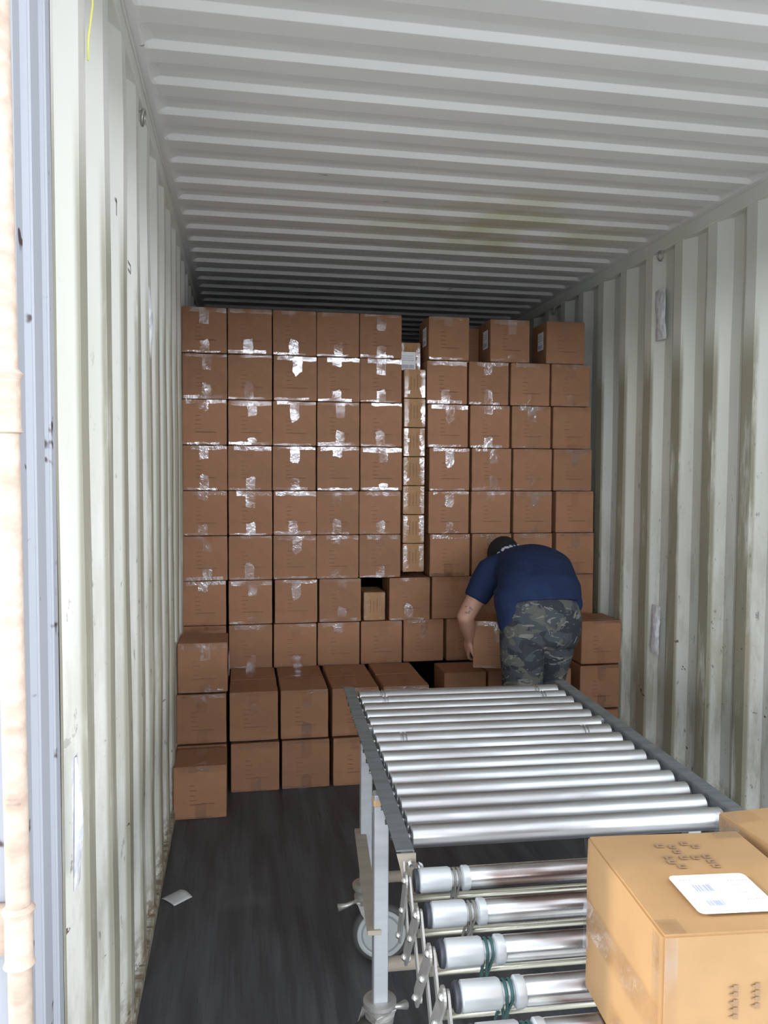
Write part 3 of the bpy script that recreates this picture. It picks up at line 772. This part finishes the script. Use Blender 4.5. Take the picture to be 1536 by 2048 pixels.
# paper scrap
bm = bmesh.new(); n = 6; vs = [[bm.verts.new((.008+.05*i/n+.058*j/n, 2.855-.058*i/n+.050*j/n, .002+.012*math.sin(math.pi*i/n)*(.3+j/n)*.6)) for j in range(n+1)] for i in range(n+1)]
for i in range(n):
    for j in range(n): bm.faces.new((vs[i][j], vs[i+1][j], vs[i+1][j+1], vs[i][j+1]))
o = mk('paper_scrap', bm, mat('scrap_paper', (.55, .56, .57), .7), None, True); so = o.modifiers.new('t', 'SOLIDIFY'); so.thickness = .0008
tag(o, 'crumpled pale paper scrap on the floor by the left wall', 'paper')

# ------------------------------------------------------------------ the bending person
def loft(bm, rings, seg=20):
    """rings: (centre, a, b, side vector, other vector) -> closed capped tube"""
    RR = []
    for c, a, b, s, t in rings:
        c, s, t = Vector(c), Vector(s).normalized(), Vector(t).normalized()
        RR.append([bm.verts.new(c+s*a*math.cos(2*math.pi*k/seg)+t*b*math.sin(2*math.pi*k/seg)) for k in range(seg)])
    for p, q in zip(RR[:-1], RR[1:]):
        for k in range(seg): bm.faces.new((p[k], p[(k+1) % seg], q[(k+1) % seg], q[k]))
    bm.faces.new(RR[0][::-1]); bm.faces.new(RR[-1])
def limb(bm, pts, seg=16):
    """pts: (pos, radius) tapered limb with ball joints"""
    for (a, ra), (b, rb) in zip(pts[:-1], pts[1:]): cyl(bm, a, b, ra, rb, seg)
    for p, r in pts: bmesh.ops.create_icosphere(bm, subdivisions=3, radius=r, matrix=Matrix.Translation(p))
def ell(bm, c, r, rot=None):
    bmesh.ops.create_icosphere(bm, subdivisions=3, radius=1, matrix=Matrix.Translation(c) @ (rot.to_matrix().to_4x4() if rot else Matrix.Identity(4)) @ Matrix.Diagonal((*r, 1)))
def remesh(o, vox, sm=6, k=.6):
    bm = bmesh.new(); bm.from_mesh(o.data); bmesh.ops.recalc_face_normals(bm, faces=bm.faces); bm.to_mesh(o.data); bm.free()
    r = o.modifiers.new('r', 'REMESH'); r.mode = 'VOXEL'; r.voxel_size = vox; r.use_smooth_shade = True
    s = o.modifiers.new('s', 'SMOOTH'); s.iterations = sm; s.factor = k
pers = thing('person', 'person in navy t-shirt and grey camouflage trousers bending over the cartons', 'person', (1.60, 3.42, 0))
PO = Vector((1.60, 3.42, 0))
def L3(x, y, z): return Vector((x, y, z))-PO
# joints
pel = L3(1.625, 3.39, .875); hipL = L3(1.540, 3.40, .84); hipR = L3(1.725, 3.43, .84)
knL = L3(1.548, 3.40, .47); anL = L3(1.545, 3.30, .09); knR = L3(1.700, 3.52, .47); anR = L3(1.70, 3.44, .09)
shL = L3(1.490, 3.70, 1.045); elL = L3(1.362, 3.70, .822); wrL = L3(1.412, 3.79, .70)
shR = L3(1.86, 3.80, 1.02); elR = L3(1.93, 3.90, .80); wrR = L3(1.73, 3.88, .68)
neck = L3(1.655, 3.80, 1.085); head = L3(1.632, 3.905, 1.078)
M_SKIN = mat('skin', (.46, .25, .18), .5); g = G(M_SKIN)
v = g.n('ShaderNodeVectorMath', operation='DISTANCE'); g.l(g.coord(), v.inputs[0]); v.inputs[1].default_value = tuple(L3(1.362, 3.662, .865))
tt = g.math('MULTIPLY', g.ramp(v.outputs['Value'], .018, .026, 1, 0), g.ramp(g.noise(g.coord(), 75, 2), .5, .54))
g.b.inputs['Subsurface Weight'].default_value = .05
g.l(g.mix(g.math('MULTIPLY', tt, .75), (.46, .25, .18), (.08, .06, .06)), g.b.inputs['Base Color'])
def hand(bm, wr, d, palm_n, s):
    """palm, four bent fingers and a thumb; d = pointing direction, palm_n = palm normal, s = thumb side"""
    d = d.normalized(); palm_n = (palm_n-d*palm_n.dot(d)).normalized(); w = d.cross(palm_n)*s
    rot = Matrix((w, d, palm_n)).transposed()
    bmesh.ops.create_icosphere(bm, subdivisions=3, radius=1, matrix=Matrix.Translation(wr+d*.050) @ rot.to_4x4() @ Matrix.Diagonal((.042, .056, .017, 1)))
    for i, (off, ln) in enumerate(((.030, .072), (.010, .082), (-.011, .076), (-.031, .060))):
        b0 = wr+d*.088+w*off; a1 = b0+(d*.93+palm_n*.25)*ln*.42; a2 = a1+(d*.65+palm_n*.75).normalized()*ln*.32; a3 = a2+(d*.3+palm_n*.95).normalized()*ln*.26
        limb(bm, [(b0-d*.02, .0095), (b0, .0095), (a1, .0088), (a2, .0080), (a3, .0068)], 10)
    b0 = wr+d*.030+w*.030; a1 = b0+(d*.55+w*.65+palm_n*.25).normalized()*.040; a2 = a1+(d*.75+w*.15+palm_n*.5).normalized()*.032
    limb(bm, [(b0-d*.008-w*.012, .014), (a1, .0105), (a2, .0085)], 10)
bm = bmesh.new()
X, Y, Z = Vector((1, 0, 0)), Vector((0, 1, 0)), Vector((0, 0, 1))
loft(bm, [(pel+Vector((0, -.02, -.05)), .12, .09, X, Y), (pel, .15, .10, X, Y-Z*.4), (pel+Vector((0, .10, .09)), .14, .09, X, Z-Y*.4), (L3(1.65, 3.62, 1.03), .155, .09, X, Z-Y*.2), (L3(1.67, 3.76, 1.04), .15, .085, X, Z), (L3(1.67, 3.82, 1.05), .06, .05, X, Z)])
limb(bm, [(shL, .055), (elL, .042)]); limb(bm, [(elL, .042), (elL*.6+wrL*.4, .040), (wrL, .027)])
limb(bm, [(shR, .055), (elR, .042)]); limb(bm, [(elR, .042), (elR*.6+wrR*.4, .040), (wrR, .027)])
limb(bm, [(hipL, .08), (knL, .055), (anL, .038)]); limb(bm, [(hipR, .08), (knR, .055), (anR, .038)])
limb(bm, [(L3(1.67, 3.78, 1.06), .06), (neck, .055), (head, .05)])
hd = (head-neck).normalized()
face = Vector((-.12, .45, -.88)).normalized()      # looks down at the carton
hup = (Vector((-.25, .93, .25)))
hup = (hup-face*hup.dot(face)).normalized(); hs = face.cross(hup)
HR = Matrix((hs, face, hup)).transposed()
bmesh.ops.create_icosphere(bm, subdivisions=4, radius=1, matrix=Matrix.Translation(head+hup*.02) @ HR.to_4x4() @ Matrix.Diagonal((.073, .092, .088, 1)))
bmesh.ops.create_icosphere(bm, subdivisions=3, radius=1, matrix=Matrix.Translation(head-hup*.045+face*.035) @ HR.to_4x4() @ Matrix.Diagonal((.055, .06, .06, 1)))
def hp(s, f, u): return head+hs*s+face*f+hup*u
bmesh.ops.create_cone(bm, cap_ends=True, segments=10, radius1=.016, radius2=.006, depth=.045, matrix=Matrix.Translation(hp(0, .098, -.012)) @ HR.to_4x4() @ Matrix.Rotation(.25, 4, 'X'))
for s in (-1, 1):
    bmesh.ops.create_icosphere(bm, subdivisions=2, radius=1, matrix=Matrix.Translation(hp(.074*s, .0, -.005)) @ HR.to_4x4() @ Matrix.Diagonal((.009, .017, .030, 1)))
    bmesh.ops.create_icosphere(bm, subdivisions=2, radius=1, matrix=Matrix.Translation(hp(.026*s, .086, .026)) @ HR.to_4x4() @ Matrix.Diagonal((.022, .010, .007, 1)))
bmesh.ops.create_icosphere(bm, subdivisions=2, radius=1, matrix=Matrix.Translation(hp(0, .090, -.050)) @ HR.to_4x4() @ Matrix.Diagonal((.024, .010, .009, 1)))
hand(bm, wrL, Vector((.0, .45, -.60)), Vector((1, .05, 0)), 1)
hand(bm, wrR, Vector((-.15, -.2, -.7)), Vector((-1, .05, 0)), -1)
body = mk('body', bm, M_SKIN, pers); remesh(body, .0055, 4, .5)
bm = bmesh.new()
for s in (-1, 1): bmesh.ops.create_icosphere(bm, subdivisions=2, radius=.010, matrix=Matrix.Translation(hp(.026*s, .082, .012)))
mk('eyes', bm, mat('dark_eyes', (.03, .02, .02), .2), pers, True)
bm = bmesh.new()
bmesh.ops.create_icosphere(bm, subdivisions=4, radius=1, matrix=Matrix.Translation(hp(0, -.012, .032)) @ HR.to_4x4() @ Matrix.Diagonal((.082, .095, .087, 1)))
bmesh.ops.create_icosphere(bm, subdivisions=3, radius=1, matrix=Matrix.Translation(hp(0, -.045, -.022)) @ HR.to_4x4() @ Matrix.Diagonal((.066, .052, .055, 1)))
hair = mk('hair', bm, mat('black_hair', (.005, .005, .007), .75), pers); remesh(hair, .008, 3)
hair['label'] = 'short black hair'
# shirt
M_SHIRT = mat('navy_cotton', (.020, .042, .125), .85, 0, .2); g = G(M_SHIRT)
n1 = g.noise(g.coord((1, 1, 1)), 7, 3, .5, .6)
g.l(g.mix(g.ramp(n1, .35, .7), (.013, .024, .066), (.018, .033, .088)), g.b.inputs['Base Color'])
g.l(g.bump(g.noise(g.coord((1.5, .8, 1.2)), 6, 3, .5, .8), .5, .03), g.b.inputs['Normal'])
bm = bmesh.new()
tn = Vector((0, -.62, .78))
loft(bm, [(L3(1.630, 3.385, .930), .187, .122, X, Vector((0, .94, -.32))),
          (L3(1.637, 3.43, .985), .193, .130, X, Vector((0, .75, -.65))), (L3(1.650, 3.51, 1.025), .190, .130, X, Vector((0, .45, -.9))),
          (L3(1.672, 3.60, 1.050), .190, .132, X, Vector((0, .25, -1))), (L3(1.682, 3.69, 1.050), .195, .125, X+Z*.0, Vector((0, .05, -1))),
          (L3(1.68, 3.77, 1.045), .185, .110, X, Vector((0, -.05, -1))), (L3(1.675, 3.83, 1.05), .10, .078, X, Vector((0, -.1, -1)))], 32)
limb(bm, [(L3(1.60, 3.735, 1.06), .085), (shL+Vector((.01, 0, 0)), .077)])
limb(bm, [(L3(1.76, 3.77, 1.04), .088), (shR, .074)])
ell(bm, L3(1.625, 3.765, 1.082), (.095, .075, .090)); ell(bm, L3(1.785, 3.41, .935), (.034, .09, .055))
sl1 = shL*.42+elL*.58
loft(bm, [(shL+Vector((.01, 0, .02)), .074, .072, Vector((.87, 0, -.5)), Y), (shL*.7+elL*.3, .070, .070, Vector((.87, 0, -.5)), Y), (sl1, .062, .066, Vector((.87, 0, -.5)), Y), (sl1+(elL-shL).normalized()*.012, .060, .064, Vector((.87, 0, -.5)), Y)])
sr1 = shR*.42+elR*.58
limb(bm, [(shR, .072), (sr1, .062)])
# loose flap hanging at the left side of the waist
loft(bm, [(L3(1.50, 3.45, .99), .075, .10, X, Y), (L3(1.475, 3.41, .92), .055, .10, X, Y), (L3(1.462, 3.40, .86), .034, .075, X, Y), (L3(1.452, 3.40, .81), .016, .040, X, Y)])
shirt = mk('t_shirt', bm, M_SHIRT, pers); remesh(shirt, .008, 7)
tx = bpy.data.textures.new('folds', 'CLOUDS'); tx.noise_scale = .12; tx.noise_depth = 2
dm = shirt.modifiers.new('d', 'DISPLACE'); dm.texture = tx; dm.strength = .012; dm.mid_level = .5
# white lettering across the yoke
M_WPR = mat('white_print', (.62, .66, .72), .7)
bm = bmesh.new(); pa, pb = L3(1.545, 3.76, 1.135), L3(1.69, 3.72, 1.180)
rr_ = random.Random(4)
def glyph(c, w, h):
    for q in range(3):
        p = c+Vector((rr_.uniform(-.3, .3)*w, -.004*q, rr_.uniform(-.3, .3)*h)); bmesh.ops.create_icosphere(bm, subdivisions=1, radius=1, matrix=Matrix.Translation(p) @ Matrix.Diagonal((w*.45, .02, h*.28, 1)))
for k in range(9):
    t = k/8; c = pa.lerp(pb, t)+Vector((0, 0, .006*math.sin(math.pi*t)-.002)); glyph(c, .020 if k < 4 else .012, .026 if k < 4 else .012)
wp = mk('shirt_print', bm, M_WPR, pers); wp['label'] = 'white lettering on the shirt yoke'
sw = wp.modifiers.new('w', 'SHRINKWRAP'); sw.target = shirt; sw.offset = .0012; sw.wrap_method = 'NEAREST_SURFACEPOINT'
# trousers
M_CAMO = mat('camouflage_cloth', (.1, .1, .1), .85, 0, .2); g = G(M_CAMO)
cA = g.noise(g.coord((1, 1, 1.5)), 9, 3, .5, .6); cB = g.noise(g.coord((.9, 1, 2.0)), 12, 4, .62, 1.4); cC = g.noise(g.coord((1, 1, 1.4)), 12, 3, .5, .5)
col = g.mix(g.ramp(cA, .50, .505), (.060, .070, .080), (.036, .042, .050))
col = g.mix(g.ramp(cC, .545, .55), col, (.100, .105, .092))
col = g.mix(g.ramp(cB, .60, .612), col, (.19, .19, .18))
g.l(col, g.b.inputs['Base Color']); g.l(g.bump(g.noise(g.coord((1, 1, .6)), 9, 3, .5, 1), .6, .03), g.b.inputs['Normal'])
bm = bmesh.new()
loft(bm, [(pel+Vector((.0, .03, .115)), .162, .115, X, Vector((0, .95, -.3))), (pel+Vector((.0, .01, .08)), .172, .125, X, Y), (pel+Vector((0, .0, .05)), .178, .13, X, Y), (pel+Vector((0, -.01, -.02)), .183, .135, X, Y), (pel+Vector((0, .0, -.10)), .182, .13, X, Y), (pel+Vector((0, .01, -.14)), .17, .11, X, Y)], 28)
def trouser(hip, kn, an, a0, a1, a2):
    loft(bm, [(hip+Vector((0, 0, .02)), a0, .115, X, Y), (hip.lerp(kn, .35), a0*.98, .112, X, Y), (hip.lerp(kn, .75), a1*1.05, .095, X, Y), (kn, a1, .088, X, Y), (kn.lerp(an, .4), a1*.95, .086, X, Y), (kn.lerp(an, .85), a2, .072, X, Y), (an+Vector((0, 0, -.01)), a2, .075, X, Y)], 24)
trouser(L3(1.537, 3.39, .83), L3(1.547, 3.40, .47), anL, .100, .088, .075)
trouser(L3(1.722, 3.44, .83), L3(1.712, 3.53, .47), anR, .098, .074, .070)
tro = mk('trousers', bm, M_CAMO, pers); remesh(tro, .008, 5)
dm = tro.modifiers.new('d', 'DISPLACE'); dm.texture = tx; dm.strength = .014; dm.mid_level = .5
bm = bmesh.new()   # back pocket flap
box(bm, L3(1.545, 3.262, .735), (.085, .010, .085), .004)
pk = mk('back_pocket', bm, M_CAMO, pers); sw = pk.modifiers.new('w', 'SHRINKWRAP'); sw.target = tro; sw.offset = .004; sw.wrap_method = 'PROJECT'; sw.use_project_y = True; sw.use_negative_direction = True; sw.use_positive_direction = True
for an, nm in ((anL, 0), (anR, 1)):
    bm = bmesh.new(); f = Vector((0, 1, 0)); b0 = Vector((an.x, an.y, 0))
    ell(bm, b0+Vector((0, .0, .05)), (.042, .05, .045)); ell(bm, b0+Vector((0, .09, .042)), (.048, .10, .035)); ell(bm, b0+Vector((0, .16, .036)), (.046, .06, .030)); box(bm, b0+Vector((0, .075, .014)), (.085, .24, .022), .008)
    s_ = mk('shoe', bm, mat('dark_shoe', (.03, .03, .03), .6), pers); remesh(s_, .007, 3)
# carton he is setting down
t = carton(1.560, 3.72, .558, 'brown carton held in the hands of the bending person', None, rz=-.28)
if 'group' in t: del t['group']
